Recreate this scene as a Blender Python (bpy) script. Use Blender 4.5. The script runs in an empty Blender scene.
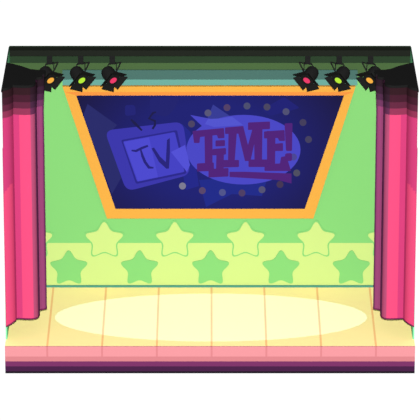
import bpy, bmesh, math
from mathutils import Vector, Matrix

COL = bpy.context.scene.collection
SC = bpy.context.scene

# ------------------------------------------------------------------ camera (a long lens, looking down 20 degrees)
F = 3843.0                      # focal length in pixels of a 420 px frame
CAM = Vector((0, -86.73, 35.09))
PITCH = math.radians(20)
AX = Vector((0, math.cos(PITCH), -math.sin(PITCH)))
UP = Vector((0, math.sin(PITCH), math.cos(PITCH)))

def ray(px, py):
    return (AX + Vector((1, 0, 0)) * ((px - 210) / F) + UP * ((210 - py) / F))
def on_y(px, py, y):
    d = ray(px, py); t = (y - CAM.y) / d.y
    return CAM + d * t
def on_z(px, py, z=0.0):
    d = ray(px, py); t = (z - CAM.z) / d.z
    return CAM + d * t

cam_data = bpy.data.cameras.new('camera'); cam = bpy.data.objects.new('camera', cam_data)
COL.objects.link(cam); cam.location = CAM
cam.rotation_euler = (math.radians(90) - PITCH, 0, 0)
cam_data.sensor_width = 36; cam_data.lens = 36 * F / 420
cam_data.clip_start = 1; cam_data.clip_end = 500
SC.camera = cam

# ------------------------------------------------------------------ materials
def lin(c):
    c = c / 255.0
    return c / 12.92 if c <= 0.04045 else ((c + 0.055) / 1.055) ** 2.4
MATS = {}
def paint(name, rgb, E=(1, 1, 1)):
    """matt paint or cloth; E = light level the surface is painted to look right under"""
    if name in MATS: return MATS[name]
    m = bpy.data.materials.new(name); m.use_nodes = True
    nt = m.node_tree; nt.nodes.clear()
    out = nt.nodes.new('ShaderNodeOutputMaterial'); b = nt.nodes.new('ShaderNodeBsdfDiffuse')
    b.inputs['Color'].default_value = (*[min(0.93, lin(v) / e) for v, e in zip(rgb, E)], 1)
    nt.links.new(b.outputs[0], out.inputs[0])
    MATS[name] = m; return m
def glow(name, rgb, strength=1.0, edge=None):
    if name in MATS: return MATS[name]
    m = bpy.data.materials.new(name); m.use_nodes = True
    nt = m.node_tree; nt.nodes.clear()
    out = nt.nodes.new('ShaderNodeOutputMaterial'); b = nt.nodes.new('ShaderNodeEmission')
    b.inputs['Strength'].default_value = strength
    b.inputs['Color'].default_value = (*[lin(v) for v in rgb], 1)
    if edge:
        tc = nt.nodes.new('ShaderNodeTexCoord'); mp = nt.nodes.new('ShaderNodeMapping')
        gr = nt.nodes.new('ShaderNodeTexGradient'); gr.gradient_type = 'SPHERICAL'
        rp = nt.nodes.new('ShaderNodeValToRGB')
        mp.inputs['Location'].default_value = edge[1]; mp.inputs['Scale'].default_value = edge[2]
        nt.links.new(tc.outputs['Object'], mp.inputs[0]); nt.links.new(mp.outputs[0], gr.inputs[0])
        nt.links.new(gr.outputs['Fac'], rp.inputs[0]); nt.links.new(rp.outputs[0], b.inputs['Color'])
        rp.color_ramp.elements[0].color = (*[lin(v) for v in edge[0]], 1)
        rp.color_ramp.elements[1].color = (*[lin(v) for v in rgb], 1)
        rp.color_ramp.elements[1].position = 0.55
    nt.links.new(b.outputs[0], out.inputs[0])
    MATS[name] = m; return m

# light levels: upright surfaces, curtain, floor
EW = (2.75, 2.75, 2.75)
EGREEN = (2.65, 2.68, 2.6); ELIME = (2.75, 2.8, 2.7); EUPPER = (2.7, 2.7, 2.7)
ECURT = (2.75, 2.75, 2.75)
EF = (1.3, 1.33, 1.3)
KEYW, SPOTW, WFRONT = 900000.0, 36000.0, .3
W = lambda n, c, E=None: paint(n, c, E or EW)
green   = W('wall_green', (144, 223, 126), EGREEN)
lime    = W('lime_band', (222, 250, 146), ELIME)
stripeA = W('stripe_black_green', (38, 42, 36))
shadeB = W('stripe_dark_green', (50, 71, 49))
shadeC = W('stripe_olive', (82, 112, 68), EUPPER)
tealD   = W('teal_dark', (82, 122, 113))
tealL   = W('teal_light', (115, 180, 165))
tealS   = W('teal_skirting', (88, 168, 142))
orange  = W('frame_orange', (255, 184, 77))
orangeD = W('frame_deep_orange', (255, 158, 72))
seam    = W('floor_seam', (244, 192, 126), EF)
cream   = W('floor_cream', (255, 236, 160), EF)
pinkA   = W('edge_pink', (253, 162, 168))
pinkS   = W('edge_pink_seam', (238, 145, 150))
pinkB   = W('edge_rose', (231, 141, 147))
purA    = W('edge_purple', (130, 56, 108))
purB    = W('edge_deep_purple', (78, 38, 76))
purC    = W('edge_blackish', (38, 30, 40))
sideG   = W('side_green', (122, 208, 152), (1.8, 1.8, 1.8))
sideT   = W('side_dark_green', (44, 78, 62))
black   = W('black_metal', (31, 31, 31), (1.9, 1.9, 1.9))
blackC  = W('black_cloth', (32, 32, 32), (2.3, 2.3, 2.3))
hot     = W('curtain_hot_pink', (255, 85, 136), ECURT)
mag     = W('curtain_magenta', (226, 70, 131), ECURT)  # magenta and plums: shading of the folds put into the cloth colour
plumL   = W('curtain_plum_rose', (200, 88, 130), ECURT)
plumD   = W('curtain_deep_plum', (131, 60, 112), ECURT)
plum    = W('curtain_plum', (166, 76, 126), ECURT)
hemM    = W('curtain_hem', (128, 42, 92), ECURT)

# ------------------------------------------------------------------ mesh helpers
def mesh_obj(name, verts, faces, mats, parent=None, fmats=None, smooth=False):
    me = bpy.data.meshes.new(name); me.from_pydata([tuple(v) for v in verts], [], faces)
    for m in (mats if isinstance(mats, (list, tuple)) else [mats]): me.materials.append(m)
    if fmats:
        for p, k in zip(me.polygons, fmats): p.material_index = k
    for p in me.polygons: p.use_smooth = smooth
    bm = bmesh.new(); bm.from_mesh(me); bmesh.ops.recalc_face_normals(bm, faces=bm.faces); bm.to_mesh(me); bm.free()
    me.update()
    o = bpy.data.objects.new(name, me); COL.objects.link(o)
    if parent: o.parent = parent
    return o
def box(x0, x1, y0, y1, z0, z1):
    v = [(x, y, z) for x in (x0, x1) for y in (y0, y1) for z in (z0, z1)]
    f = [(0, 1, 3, 2), (4, 6, 7, 5), (0, 4, 5, 1), (2, 3, 7, 6), (0, 2, 6, 4), (1, 5, 7, 3)]
    return v, f
def merge(parts):
    V, Fc, M = [], [], []
    for v, f, m in parts:
        n = len(V); V += list(v); Fc += [tuple(i + n for i in q) for q in f]; M += [m] * len(f)
    return V, Fc, M
def slab(pts, thick):
    """prism: outline pts (3-D, in a plane of constant y) pushed back by thick"""
    n = len(pts)
    v = [Vector(p) for p in pts] + [Vector(p) + Vector((0, thick, 0)) for p in pts]
    f = [tuple(range(n)), tuple(reversed(range(n, 2 * n)))] + [(i, (i + 1) % n, (i + 1) % n + n, i + n) for i in range(n)]
    return v, f
def thing(name, label, cat, loc=(0, 0, 0), group=None):
    o = bpy.data.objects.new(name, None); COL.objects.link(o); o.location = loc; o.empty_display_size = .2
    o['label'] = label; o['category'] = cat
    if group: o['group'] = group
    return o
def struct(o): o['kind'] = 'structure'; return o

# ------------------------------------------------------------------ the stage box
D = 3.98
HB = on_y(210, 47, D).z
def wz(py, y=D): return on_y(210, py, y).z
def wx(px, py=180, y=D): return on_y(px, py, y).x

# floor with seams
xs = [-3.96 + 1.333 * i for i in range(7)]
hw = .024
cuts = [-4.99]
for x in xs: cuts += [x - hw, x + hw]
cuts.append(4.99)
parts = []
for i in range(len(cuts) - 1):
    parts.append((*box(cuts[i], cuts[i + 1], 0, D + .1, -.08, 0), i % 2))
v, f, m = merge(parts)
struct(mesh_obj('floor', v, f, [cream, seam], fmats=m))
# front edge mouldings
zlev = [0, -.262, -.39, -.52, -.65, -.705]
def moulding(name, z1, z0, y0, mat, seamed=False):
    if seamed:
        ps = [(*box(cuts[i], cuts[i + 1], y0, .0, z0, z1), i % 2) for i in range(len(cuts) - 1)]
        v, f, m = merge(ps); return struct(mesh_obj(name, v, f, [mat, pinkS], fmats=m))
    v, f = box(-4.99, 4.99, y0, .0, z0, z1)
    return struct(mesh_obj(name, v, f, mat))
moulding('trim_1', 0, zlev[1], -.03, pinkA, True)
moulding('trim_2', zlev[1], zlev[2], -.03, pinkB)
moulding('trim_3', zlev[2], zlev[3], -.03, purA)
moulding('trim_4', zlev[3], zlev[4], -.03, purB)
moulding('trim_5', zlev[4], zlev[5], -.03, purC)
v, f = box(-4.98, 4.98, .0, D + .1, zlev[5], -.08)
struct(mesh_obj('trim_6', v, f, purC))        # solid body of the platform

# back wall: horizontal bands, the two upper ones cartoon shade painted darker
z_lime = wz(243)
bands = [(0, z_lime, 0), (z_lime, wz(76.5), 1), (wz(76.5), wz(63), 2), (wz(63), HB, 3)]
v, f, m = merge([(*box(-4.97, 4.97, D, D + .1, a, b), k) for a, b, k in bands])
struct(mesh_obj('wall_back', v, f, [lime, green, shadeC, shadeB], fmats=m))
v, f = box(-4.95, 4.95, D - .03, D, 0, wz(285.5, D - .03)); struct(mesh_obj('baseboard_back', v, f, tealS))
# beam along the top of the back wall
yb = 3.70
zb0 = wz(56, yb)
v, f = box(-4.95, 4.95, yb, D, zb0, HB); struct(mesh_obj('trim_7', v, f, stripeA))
# side walls (lean in a little towards the top)
for s, nm in ((-1, 'wall_left'), (1, 'wall_right')):
    zf = 6.50
    def P(x, y, z): return (s * x, y, z)
    v = [P(4.95, 0.44, 0), P(4.95, D, 0), P(4.95, D, HB), P(4.92, 0.44, zf), P(4.99, 0.44, 0), P(4.99, D, 0), P(4.98, D, HB), P(4.965, 0.44, zf)]
    f = [(0, 1, 2, 3), (4, 7, 6, 5), (0, 3, 7, 4), (1, 5, 6, 2), (3, 2, 6, 7), (0, 4, 5, 1)]
    struct(mesh_obj(nm, v, f, [sideG, sideT], fmats=[0, 1, 0, 1, 1, 1]))

# teal header board above the screen
def flat_poly(name, pix, y, mat, parent=None, thick=.02):
    v, f = slab([on_y(a, b, y) for a, b in pix], thick)
    return mesh_obj(name, v, f, mat, parent)
hd = thing('header_board', 'two-tone teal board above the orange framed screen, behind the spotlights', 'board', (0, D, wz(86)))
def local(parent, o):
    o.parent = parent; o.matrix_parent_inverse = Matrix.Translation(-parent.location); return o
yh = D - .052
local(hd, flat_poly('upper_panel', [(62.5, 70.2), (357.5, 70.2), (357.5, 79.6), (62.5, 79.6)], yh, tealD, thick=.05))
local(hd, flat_poly('lower_panel', [(62.5, 79.6), (357.5, 79.6), (357.5, 85.3), (62.5, 85.3)], yh, tealL, thick=.05))

# ------------------------------------------------------------------ the screen
scr = thing('wall_screen', 'large trapezoid screen in an orange frame on the back wall, reading TV TIME!', 'screen', (0, D, wz(218)))
yf = D - .132
def fp(name, pix, y, mat, thick): return local(scr, flat_poly(name, pix, y, mat, None, thick))
TL, TR, BR, BL = (62.5, 86.5), (355.5, 86.5), (313.3, 218.5), (107, 218.5)
tl, tr, br, bl = (76.1, 95.5), (344, 95.5), (304.7, 209), (115.5, 209)
fp('top_bar', [TL, TR, (353.8, 92.0), (64.4, 92.0)], yf, orange, .13)
fp('top_lip', [(64.4, 92.0), (353.8, 92.0), tr, tl], yf, orangeD, .13)
fp('side_bar', [(64.4, 92.0), tl, bl, BL], yf, orange, .13)
fp('side_bar', [(353.8, 92.0), BR, br, tr], yf, orange, .13)
fp('bottom_bar', [bl, br, BR, BL], yf, orange, .13)
yd = yf + .02
Z0 = wz(150, yd)
navy = glow('screen_navy', (35, 37, 116), 1, ((32, 29, 68), (0, 0, -Z0 * .36), (.265, .0, .36)))
disp = local(scr, mesh_obj('display', *slab([on_y(a, b, yd) for a, b in [(75.6, 95), (344.5, 95), (305, 209.5), (115, 209.5)]], .08), navy))

layer = [0]
def g(name, pix, rgb, lv):
    y = yd - .002 * lv
    key = 'screen_%d_%d_%d' % rgb
    v = [on_y(a, b, y) for a, b in pix]
    o = mesh_obj(name, *slab(v, .0015), glow(key, rgb))
    o.parent = disp
    return o
def stroke(pts, w):
    """outline polygon of a polyline, widths given per point or one"""
    ws = w if isinstance(w, (list, tuple)) else [w] * len(pts)
    L, R = [], []
    for i, p in enumerate(pts):
        a = Vector(pts[max(0, i - 1)]); b = Vector(pts[min(len(pts) - 1, i + 1)])
        d = (b - a).normalized(); n = Vector((-d.y, d.x)) * ws[i] / 2
        L.append(Vector(p) + n); R.append(Vector(p) - n)
    return [tuple(q) for q in L + R[::-1]]
def ell(cx, cy, rx, ry, n=40, rot=0):
    return [(cx + rx * math.cos(t) * math.cos(rot) - ry * math.sin(t) * math.sin(rot), cy + rx * math.cos(t) * math.sin(rot) + ry * math.sin(t) * math.cos(rot)) for t in [2 * math.pi * i / n for i in range(n)]]
def roundpoly(pts, r, n=6):
    out = []
    N = len(pts)
    for i in range(N):
        p = Vector(pts[i]); a = Vector(pts[i - 1]); b = Vector(pts[(i + 1) % N])
        da = a - p; db = b - p
        ra = min(r, da.length * .45); rb = min(r, db.length * .45)
        s = p + da.normalized() * ra; e = p + db.normalized() * rb
        for k in range(n + 1):
            t = k / n
            out.append(tuple(s * (1 - t) ** 2 + p * 2 * t * (1 - t) + e * t * t))
    return out

g('light_beam', [(87.5, 104), (117, 125), (108, 135), (121, 178), (112, 194), (83.2, 115.5)], (44, 46, 108), 1)
g('light_beam', [(199, 180), (268, 176), (262, 196), (232, 194), (206, 207)], (36, 45, 138), 1)
g('light_beam', [(213, 104.5), (243, 125), (204, 127)], (57, 62, 150), 2)
g('light_beam', [(190.5, 132), (182, 124), (176, 140), (186, 190), (199, 186)], (38, 42, 138), 1)
g('glow_patch', roundpoly([(125, 105), (135, 105), (136, 115), (125, 116)], 3), (38, 39, 118), 1)
g('glow_patch', roundpoly([(150, 97.5), (180, 97.5), (174, 110), (166, 117), (150, 113)], 4), (37, 38, 112), 1)
g('glow_patch', roundpoly([(284, 96.8), (262, 110), (270, 116), (300, 108)], 3), (36, 37, 118), 1)
tvb = g('tv_body', roundpoly([(104.5, 130.5), (183, 121.5), (190.5, 174.5), (126.5, 191.5)], 9), (61, 57, 172), 3)
g('tv_outline', roundpoly([(121, 140), (177, 130), (186.5, 173.5), (136, 184)], 2), (46, 43, 140), 4)
g('tv_screen', roundpoly([(123, 141.5), (174.8, 132), (184.5, 171.8), (137.2, 181.8)], 1.5), (70, 67, 196), 5)
g('tv_glare', [(124, 142), (149, 137.5), (158, 177), (138, 181)], (78, 75, 208), 6)
g('tv_glare', [(171, 152), (185, 145), (190, 165), (187, 172)], (84, 82, 214), 6)
g('tv_antenna', stroke([(131, 119.5), (135, 123.5), (142, 130.5)], [1.6, 3, 1.6]), (34, 33, 78), 7)
g('tv_antenna', stroke([(156, 112), (153, 113), (149, 118.5), (155, 121), (155, 125), (152.5, 129)], [1.4, 2.2, 2.4, 2.4, 2.2, 2]), (34, 33, 78), 7)
ink = (43, 39, 124)
g('letter_t_bar', stroke([(131.5, 150.5), (136, 151), (142, 148), (148, 145.8)], [1.5, 2.4, 2.4, 2]), ink, 7)
g('letter_t_stem', stroke([(140.5, 149), (142.5, 156), (145, 162), (149, 167.5), (153.5, 167.8)], [1.5, 2.6, 2.8, 2.8, 1.5]), ink, 8)
g('letter_v', [(151.5, 148.5), (154, 147.5), (160, 156.5), (165.8, 162), (167, 140), (169.8, 138), (170, 152), (169, 168.5), (166.5, 168.8), (159, 162)], ink, 7)
# speech bubble
g('speech_bubble', ell(243.5, 149.7, 57, 34.8, 56), (75, 73, 198), 3)
g('bubble_spike', [(190.3, 115), (216, 119.8), (232, 116.5), (225, 128), (196, 134), (203, 127)], (75, 73, 198), 4)
g('bubble_glare', [(208, 119), (220, 118.5), (232, 116.7), (243, 125), (214, 127), (205, 124)], (84, 86, 208), 5)
# slab letters
pl = (82, 38, 122)
def letter(name, polys, lv=6):
    y = yd - .002 * lv
    ps = []
    for q in polys:
        ps.append((*slab([on_y(a, b, y) for a, b in q], .0015), 0)); y -= .0004
    v, f, m = merge(ps)
    o = mesh_obj(name, v, f, glow('screen_letter', pl)); o.parent = disp
letter('letter_t', [roundpoly([(192.5, 131), (224, 128), (224.5, 138), (218, 138.5), (217, 135), (200, 137), (199.5, 143), (194, 143)], 1),
                    [(204.5, 134), (212.5, 133), (212.5, 166), (205, 166)], roundpoly([(197, 163.5), (213.8, 162.5), (214, 171), (197, 171.5)], 1)])
letter('letter_i', [roundpoly([(215.5, 140.5), (225, 140), (225, 146), (215.5, 146.5)], 1), roundpoly([(212.5, 149), (226, 148), (226, 154.5), (212.5, 155.5)], 1),
                    [(216.5, 151), (224, 151), (223.5, 171), (216, 171)], roundpoly([(208.5, 169), (228.5, 168), (228.5, 176.5), (208.5, 177.5)], 1)])
letter('letter_m', [roundpoly([(225, 127.5), (243.5, 126), (244, 133.5), (225, 134)], 1), [(228.5, 131), (237, 130), (234.5, 164), (228, 164)],
                    roundpoly([(222.5, 160), (239, 160), (239, 167), (222.5, 167.5)], 1), [(237, 128), (243.7, 128), (248, 145), (253, 127), (258, 127), (250.5, 161), (245, 161)],
                    roundpoly([(248, 122.5), (270, 121.5), (270, 129), (248, 130)], 1), [(254, 126), (262.5, 126), (262, 163), (254.5, 163)],
                    roundpoly([(248.5, 159.5), (267.5, 159.5), (267.5, 167), (248.5, 167)], 1)])
letter('letter_e', [[(267, 131), (275.5, 131), (275, 170), (267, 170)], roundpoly([(264, 131.5), (284.5, 130), (285, 141), (279, 141), (278, 138), (264, 138.5)], 1),
                    roundpoly([(272, 144), (283, 143), (283, 151), (272, 151)], 1), roundpoly([(264.5, 164), (280, 163.5), (281, 157), (286.5, 156), (291, 171), (264.5, 171)], 1)])
letter('exclamation_mark', [roundpoly([(284.5, 123.5), (292.5, 123), (292, 151), (286, 151)], 1.5), roundpoly([(285, 153.5), (292, 153), (292, 161), (285, 161)], 2)])
letter('underline', [[(229.5, 171.8), (245, 171.8), (291.5, 173.5), (291.5, 183.5), (278, 180), (229.5, 177)]])
dots = [(191.5, 124, (78, 70, 100)), (208, 113, (90, 88, 120)), (227, 107.6, (84, 66, 104)), (247, 106, (78, 80, 112)), (267, 107, (76, 72, 98)),
        (286, 111.7, (82, 82, 116)), (303, 122.5, (70, 64, 94)), (308.5, 139.5, (70, 66, 96)), (296.7, 173, (80, 80, 98)), (280, 184.5, (70, 56, 86)),
        (262, 189.7, (86, 84, 116)), (242, 193, (80, 64, 102)), (222.4, 192.5, (82, 86, 140)), (202.3, 190.6, (90, 72, 108)), (182.5, 186, (126, 124, 146)), (293.5, 157, (76, 72, 150))]
for x, y, c in dots:
    g('marquee_bulb', ell(x, y, 3.5, 3.5, 16), c, 4)

# ------------------------------------------------------------------ stars on the back wall
def star_pts(R, r, rnd, n=5):
    pts = []
    for k in range(5):
        a = math.pi / 2 + k * 2 * math.pi / 5
        pts.append((R * math.cos(a), R * math.sin(a)))
        a += math.pi / 5
        pts.append((r * math.cos(a), r * math.sin(a)))
    out = []
    for i in range(10):
        p = Vector(pts[i]); a = Vector(pts[i - 1]); b = Vector(pts[(i + 1) % 10])
        rr = rnd if i % 2 == 0 else rnd * .55
        da = (a - p).normalized() * rr; db = (b - p).normalized() * rr
        for k in range(n + 1):
            t = k / n
            q = (p + da) * (1 - t) ** 2 + p * 2 * t * (1 - t) + (p + db) * t * t
            out.append((q.x, q.y))
    return out
def star_mesh(name, R, r, rnd, y0, thick, mat):
    v, f = slab([Vector((a, y0, b)) for a, b in star_pts(R, r, rnd)], thick)
    return mesh_obj(name, v, f, mat)
S = .0247
def star(px, py, yellow, label, group, clip=None):
    c = on_y(px, py, D)
    t = thing('wall_star', label, 'star', (c.x, D, c.z), group)
    if yellow:
        b = star_mesh('border', 25.0 * S, 13.3 * S, 7.5 * S, -.012, .012, green); b.parent = t
        a = star_mesh('star_face', 22.8 * S, 11.8 * S, 6.8 * S, -.024, .012, lime); a.parent = t
    else:
        a = star_mesh('star_face', 22.8 * S, 12 * S, 6.8 * S, -.018, .018, green); a.parent = t
    return t
up = [(33.8, 'pale lime star poking out from behind the left pink curtain'), (104.4, 'pale lime star under the bottom left corner of the orange screen frame'),
      (174.8, 'pale lime star left of centre in the upper row, below the TV half'), (245.5, 'pale lime star right of centre in the upper row, below the word TIME!'),
      (316, 'pale lime star under the bottom right corner of the orange screen frame'), (386.6, 'pale lime star poking out from behind the right pink curtain')]
for x, l in up: star(x, 240.0, True, l, 'lime stars in the upper row')
low = [(68.9, 'green star on the lime band, nearest the left curtain in the lower row'), (139.6, 'green star on the lime band, second from the left curtain in the lower row'),
       (210.6, 'green star at the middle of the lime band, lower row'), (280.9, 'green star on the lime band, second from the right curtain in the lower row'),
       (351.2, 'green star on the lime band, nearest the right curtain in the lower row')]
for x, l in low: star(x, 268.4, False, l, 'green stars in the lower row')

# ------------------------------------------------------------------ curtains
ZH, ZT = .45, 6.47
def fold(ax, ay, bx, by, bulge, n):
    """points of one fold from a to b (plan), bulging towards the audience"""
    out = []
    for i in range(n + 1):
        t = i / n
        dx, dy = bx - ax, by - ay; L = math.hypot(dx, dy)
        nx, ny = dy / L, -dx / L
        if ny > 0: nx, ny = -nx, -ny
        s = bulge * math.sin(math.pi * t)
        out.append((ax + dx * t + nx * s, ay + dy * t + ny * s))
    return out
def X(px, dep, z=ZH):            # plan x for a picture column at that depth
    a = (dep - CAM.y) * math.cos(PITCH) + (CAM.z - z) * math.sin(PITCH)
    return (px - 210) * a / F
pathL = fold(-4.975, .36, X(17, .66), .66, .05, 12) + fold(X(17, .66), .66, X(39.6, 1.12), 1.12, .30, 24)[1:] + [(X(39.9, 1.16), 1.22)] + fold(X(39.9, 1.22), 1.24, X(46, 1.6), 1.5, .10, 8)[1:] + [(X(46, 1.6), 1.62)]
def col_mat(px, z):  # paints the fold shade column by column
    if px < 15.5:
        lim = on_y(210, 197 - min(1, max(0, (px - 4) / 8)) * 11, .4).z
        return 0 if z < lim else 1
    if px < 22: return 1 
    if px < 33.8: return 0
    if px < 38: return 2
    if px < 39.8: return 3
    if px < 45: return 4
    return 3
def make_curtain(s, label):
    root = thing('stage_curtain', label, 'curtain', (s * 4.6, 1.0, 0), 'pink stage curtains')
    path = []
    for i in range(len(pathL) - 1):            # resample finely
        (ax, ay), (bx, by) = pathL[i], pathL[i + 1]
        k = max(1, int(math.hypot(bx - ax, by - ay) / .03))
        for j in range(k): path.append((ax + (bx - ax) * j / k, ay + (by - ay) * j / k))
    path.append(pathL[-1])
    def sheet(name, z0, z1, off, mats, pick, nz, thick=.03):
        n = len(path); V = []; Fc = []; M = []
        nrm = []
        for i in range(n):
            a = path[max(0, i - 1)]; b = path[min(n - 1, i + 1)]
            d = Vector((b[0] - a[0], b[1] - a[1])).normalized(); nv = Vector((d.y, -d.x))
            nrm.append(nv)
        for side in (0, 1):
            for j in range(nz + 1):
                z = z0 + (z1 - z0) * j / nz
                for i in range(n):
                    o = off if side == 0 else off - thick
                    x = path[i][0] + nrm[i].x * o; y = path[i][1] + nrm[i].y * o
                    x = max(x, -4.98 if y < .42 else -4.94)
                    if z > 5: x = max(x, -4.965 if y < .42 else -4.915)
                    droop = .10 * max(0, 1 - (x + 4.975) / .28) if z < .6 else 0
                    V.append((-s * x, y, z - droop))
        N = n * (nz + 1)
        for side in (0, 1):
            for j in range(nz):
                for i in range(n - 1):
                    q = (j * n + i, j * n + i + 1, (j + 1) * n + i + 1, (j + 1) * n + i)
                    Fc.append(tuple(a + side * N for a in q))
                    px = 210 + (path[i][0] + path[i + 1][0]) / 2 * F / ((path[i][1] - CAM.y) * math.cos(PITCH) + (CAM.z - ZH) * math.sin(PITCH))
                    M.append(pick(px, z0 + (z1 - z0) * (j + .5) / nz))
        for j in range(nz):
            for i in (0, n - 1):
                Fc.append((j * n + i, (j + 1) * n + i, (j + 1) * n + i + N, j * n + i + N)); M.append(pick(2 if i == 0 else 47, 1))
        for j in (0, nz):
            for i in range(n - 1):
                Fc.append((j * n + i, j * n + i + 1, j * n + i + 1 + N, j * n + i + N)); M.append(M[i])
        return local(root, mesh_obj(name, V, Fc, mats, fmats=M))
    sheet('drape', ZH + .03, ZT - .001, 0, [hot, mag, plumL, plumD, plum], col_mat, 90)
    sheet('hem', ZH, ZH + .032, .006, [hemM], lambda p, z: 0, 1, .04)
    shade_steps = [(83, 93, (58, 32, 40)), (93, 100.2, (80, 36, 54)), (100.2, 106.5, (104, 45, 72)), (106.5, 113, (160, 60, 96))]  # stepped shade below the curtain top, built as strips of darker cloth
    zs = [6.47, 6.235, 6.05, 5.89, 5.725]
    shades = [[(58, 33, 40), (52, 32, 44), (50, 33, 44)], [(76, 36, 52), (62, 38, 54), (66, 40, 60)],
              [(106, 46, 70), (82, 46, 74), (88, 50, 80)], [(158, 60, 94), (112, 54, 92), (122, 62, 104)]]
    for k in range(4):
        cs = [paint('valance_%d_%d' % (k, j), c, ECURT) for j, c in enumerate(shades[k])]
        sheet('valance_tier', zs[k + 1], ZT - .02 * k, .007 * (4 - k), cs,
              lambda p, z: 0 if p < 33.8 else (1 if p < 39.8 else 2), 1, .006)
    # black cap over the top of the curtain
    cap = [(-4.97, .14)] + [(max(x, -4.96), y - .11) for x, y in path[1:-3]] + [(path[-1][0] + .07, 1.38), (path[-1][0] + .07, 1.72), (X(36, 1.8, 6.5), 1.74), (X(30, 1.8, 6.5), 1.8), (X(22, 2.0, 6.5), 2.02), (X(12.5, 2.2, 6.5), 2.22), (-4.96, 2.32)]
    n = len(cap)
    V = [(-s * x, y, ZT - .03) for x, y in cap] + [(-s * x, y, ZT + .03) for x, y in cap]
    Fc = [tuple(range(n)), tuple(range(n, 2 * n))] + [(i, (i + 1) % n, (i + 1) % n + n, i + n) for i in range(n)]
    local(root, mesh_obj('pelmet', V, Fc, blackC))
    return root
make_curtain(-1, 'pink and plum pleated stage curtain with black top along the left wall')
make_curtain(1, 'pink and plum pleated stage curtain with black top along the right wall')

# ------------------------------------------------------------------ spotlights
def basis(axis, upv=Vector((0, 0, 1))):
    a = axis.normalized(); r = upv.cross(a).normalized(); u = a.cross(r)
    return a, r, u
def lathe(profile, axis, origin, n=28):
    a, r, u = basis(axis); V = []; Fc = []
    for h, rad in profile:
        for i in range(n):
            t = 2 * math.pi * i / n
            V.append(origin + a * h + (r * math.cos(t) + u * math.sin(t)) * rad)
    for k in range(len(profile) - 1):
        for i in range(n):
            Fc.append((k * n + i, k * n + (i + 1) % n, (k + 1) * n + (i + 1) % n, (k + 1) * n + i))
    Fc.append(tuple(range(n))); Fc.append(tuple((len(profile) - 1) * n + i for i in range(n)))
    return V, Fc
def bar(p, q, w, t=None):
    p = Vector(p); q = Vector(q); d = (q - p).normalized()
    ref = Vector((0, 1, 0)) if abs(d.y) < .9 else Vector((0, 0, 1))
    r = d.cross(ref).normalized(); u = d.cross(r); t = t or w
    V = [c + r * a * w / 2 + u * b * t / 2 for c in (p, q) for a, b in ((-1, -1), (1, -1), (1, 1), (-1, 1))]
    return V, [(0, 1, 2, 3), (7, 6, 5, 4), (0, 4, 5, 1), (1, 5, 6, 2), (2, 6, 7, 3), (3, 7, 4, 0)]
ROT = -26
def make_spot(px, s, colour, cname, label):
    """s = +1 aims right, -1 aims left"""
    yc = 3.76
    top = Vector((wx(px, 57, yc), yc, zb0))
    t = thing('stage_spotlight', label, 'spotlight', top, 'stage spotlights hanging from the beam')
    # local coordinates: origin at the top of the clamp
    def add(name, V, Fc, m, par=t, sm=False): 
        o = mesh_obj(name, V, Fc, m, smooth=False); o.parent = par; return o
    a = Vector((.46 * s, -.76, -.45)).normalized()
    # clamp
    cl = merge([(*box(-.065, .065, -.05, .05, -.215, 0), 0), (*box(-.05, .05, -.065, -.05, -.16, -.06), 0)])
    add('clamp', cl[0], cl[1], black)
    lens_c = Vector((.075 * s, -.36, -.605))
    cen = lens_c - a * .30                        # centre of the body
    prof = [(-.21, .06), (-.205, .10), (-.185, .135), (-.15, .158), (-.08, .168), (.13, .168), (.13, .178), (.20, .178), (.20, .165)]
    body = add('body', *lathe(prof, a, cen), black)
    v, f = lathe([(.0, .092), (.006, .092), (.008, .07)], a, lens_c - a * .098, 24)
    add('lens', v, f, glow('lens_' + cname, colour, 1.0), body)
    # cooling vents on the back of the body
    vt = merge([(*lathe([(h, .172), (h + .012, .172)], a, cen, 28), 0) for h in (-.06, -.03, 0)])
    add('cooling_ring', vt[0], vt[1], black, body)
    # yoke: two arms and a cross bar
    A, r, u = basis(a)
    p1 = cen + r * .19; p2 = cen - r * .19
    top1 = Vector((0, -.0, -.21)) + r * .12; top2 = Vector((0, 0, -.21)) - r * .10
    yk = merge([(*bar(top1, p1, .022), 0), (*bar(top2, p2, .022), 0), (*bar(top1, top2, .03), 0),
                (*bar(p1, p1 - r * .04, .05), 0), (*bar(p2, p2 + r * .04, .05), 0)])
    add('yoke', yk[0], yk[1], black)
    # second thin strut, the triangle seen beside the clamp
    q0 = Vector((.05 * s, -.02, -.215)); q1 = Vector((.215 * s, -.10, -.145)); q2 = cen + a * .12 + u * .16 + Vector((.05 * s, 0, 0))
    st = merge([(*bar(q0, q1, .02), 0), (*bar(q1, q2, .03), 0)])
    add('brace', st[0], st[1], black)
    # barn doors: four flaring plates round the mouth
    rim = cen + a * .20
    rot = math.radians(ROT) * s
    for k in range(4):
        th = rot + k * math.pi / 2
        d = r * math.cos(th) + u * math.sin(th); w = a.cross(d)
        fl = (a * .42 + d * .90).normalized()
        b0 = rim + d * .15 - a * .02
        L = .16
        P = [b0 - w * .17, b0 + w * .17, b0 + fl * L + w * .23, b0 + fl * L - w * .20]
        nn = fl.cross(w).normalized() * .008
        V = [p - nn for p in P] + [p + nn for p in P]
        add('barn_door', V, [(0, 1, 2, 3), (7, 6, 5, 4), (0, 4, 5, 1), (1, 5, 6, 2), (2, 6, 7, 3), (3, 7, 4, 0)], black, body)
    return t
OR, GR, PK = (252, 180, 70), (186, 240, 62), (238, 62, 108)
make_spot(49.5, 1, OR, 'amber', 'black spotlight with amber lens beside the left curtain')
make_spot(80.7, 1, GR, 'green', 'black spotlight with green lens above the left corner of the screen')
make_spot(112.2, 1, PK, 'pink', 'black spotlight with pink lens over the left end of the screen')
make_spot(307.8, -1, PK, 'pink', 'black spotlight with pink lens over the right end of the screen')
make_spot(339.3, -1, GR, 'green', 'black spotlight with green lens above the right corner of the screen')
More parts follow.
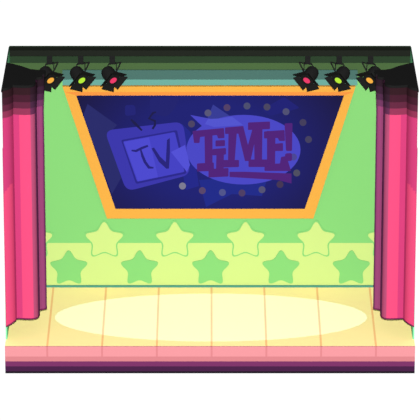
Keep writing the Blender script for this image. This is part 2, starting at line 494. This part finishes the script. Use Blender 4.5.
make_spot(370.7, -1, OR, 'amber', 'black spotlight with amber lens beside the right curtain')

# ------------------------------------------------------------------ light
l = bpy.data.lights.new('key_light', 'SPOT'); l.energy = KEYW; l.spot_size = math.radians(14); l.spot_blend = .3; l.shadow_soft_size = .6
o = bpy.data.objects.new('key_light', l); COL.objects.link(o)
ke = math.radians(21.3); KD = 92.0
o.location = (0, 1.0 - KD * math.cos(ke), 3.0 + KD * math.sin(ke)); o.rotation_euler = (math.radians(90) - ke, 0, 0)
# the oval pool of light on the floor: one added, unseen lamp high over the stage, oval beam
c0 = on_z(55, 317.5); c1 = on_z(367, 317.5); n0 = on_z(211, 341.5); n1 = on_z(211, 293.5)
cx = (c0.x + c1.x) / 2; cy = (n0.y + n1.y) / 2; rx = (c1.x - c0.x) / 2; ry = (n1.y - n0.y) / 2
H = 30.0
l = bpy.data.lights.new('pool_light', 'SPOT'); l.energy = SPOTW; l.color = (.10, .42, 1.0)
l.spot_size = 2 * math.atan(rx / H); l.spot_blend = 0.0; l.shadow_soft_size = 0.0
o = bpy.data.objects.new('pool_light', l); COL.objects.link(o); o.location = (cx, cy, H); o.scale = (1, ry / rx, 1)

# world: white studio backdrop behind the stage, dimmer in front of it
w = bpy.data.worlds.new('world'); SC.world = w; w.use_nodes = True
nt = w.node_tree; nt.nodes.clear()
tc = nt.nodes.new('ShaderNodeTexCoord'); sp = nt.nodes.new('ShaderNodeSeparateXYZ'); mr = nt.nodes.new('ShaderNodeMapRange')
mx = nt.nodes.new('ShaderNodeMapRange')
bg = nt.nodes.new('ShaderNodeBackground'); bg.inputs['Color'].default_value = (1, 1, 1, 1); ou = nt.nodes.new('ShaderNodeOutputWorld')
nt.links.new(tc.outputs['Generated'], sp.inputs[0]); nt.links.new(sp.outputs['Y'], mr.inputs['Value'])
mr.inputs['From Min'].default_value = -.1; mr.inputs['From Max'].default_value = .35
mr.inputs['To Min'].default_value = WFRONT; mr.inputs['To Max'].default_value = 1.05
nt.links.new(mr.outputs[0], bg.inputs['Strength']); nt.links.new(bg.outputs[0], ou.inputs[0])

vs = SC.view_settings
vs.view_transform = 'Standard'; vs.look = 'None'; vs.gamma = 1; vs.exposure = 0; vs.use_curve_mapping = False
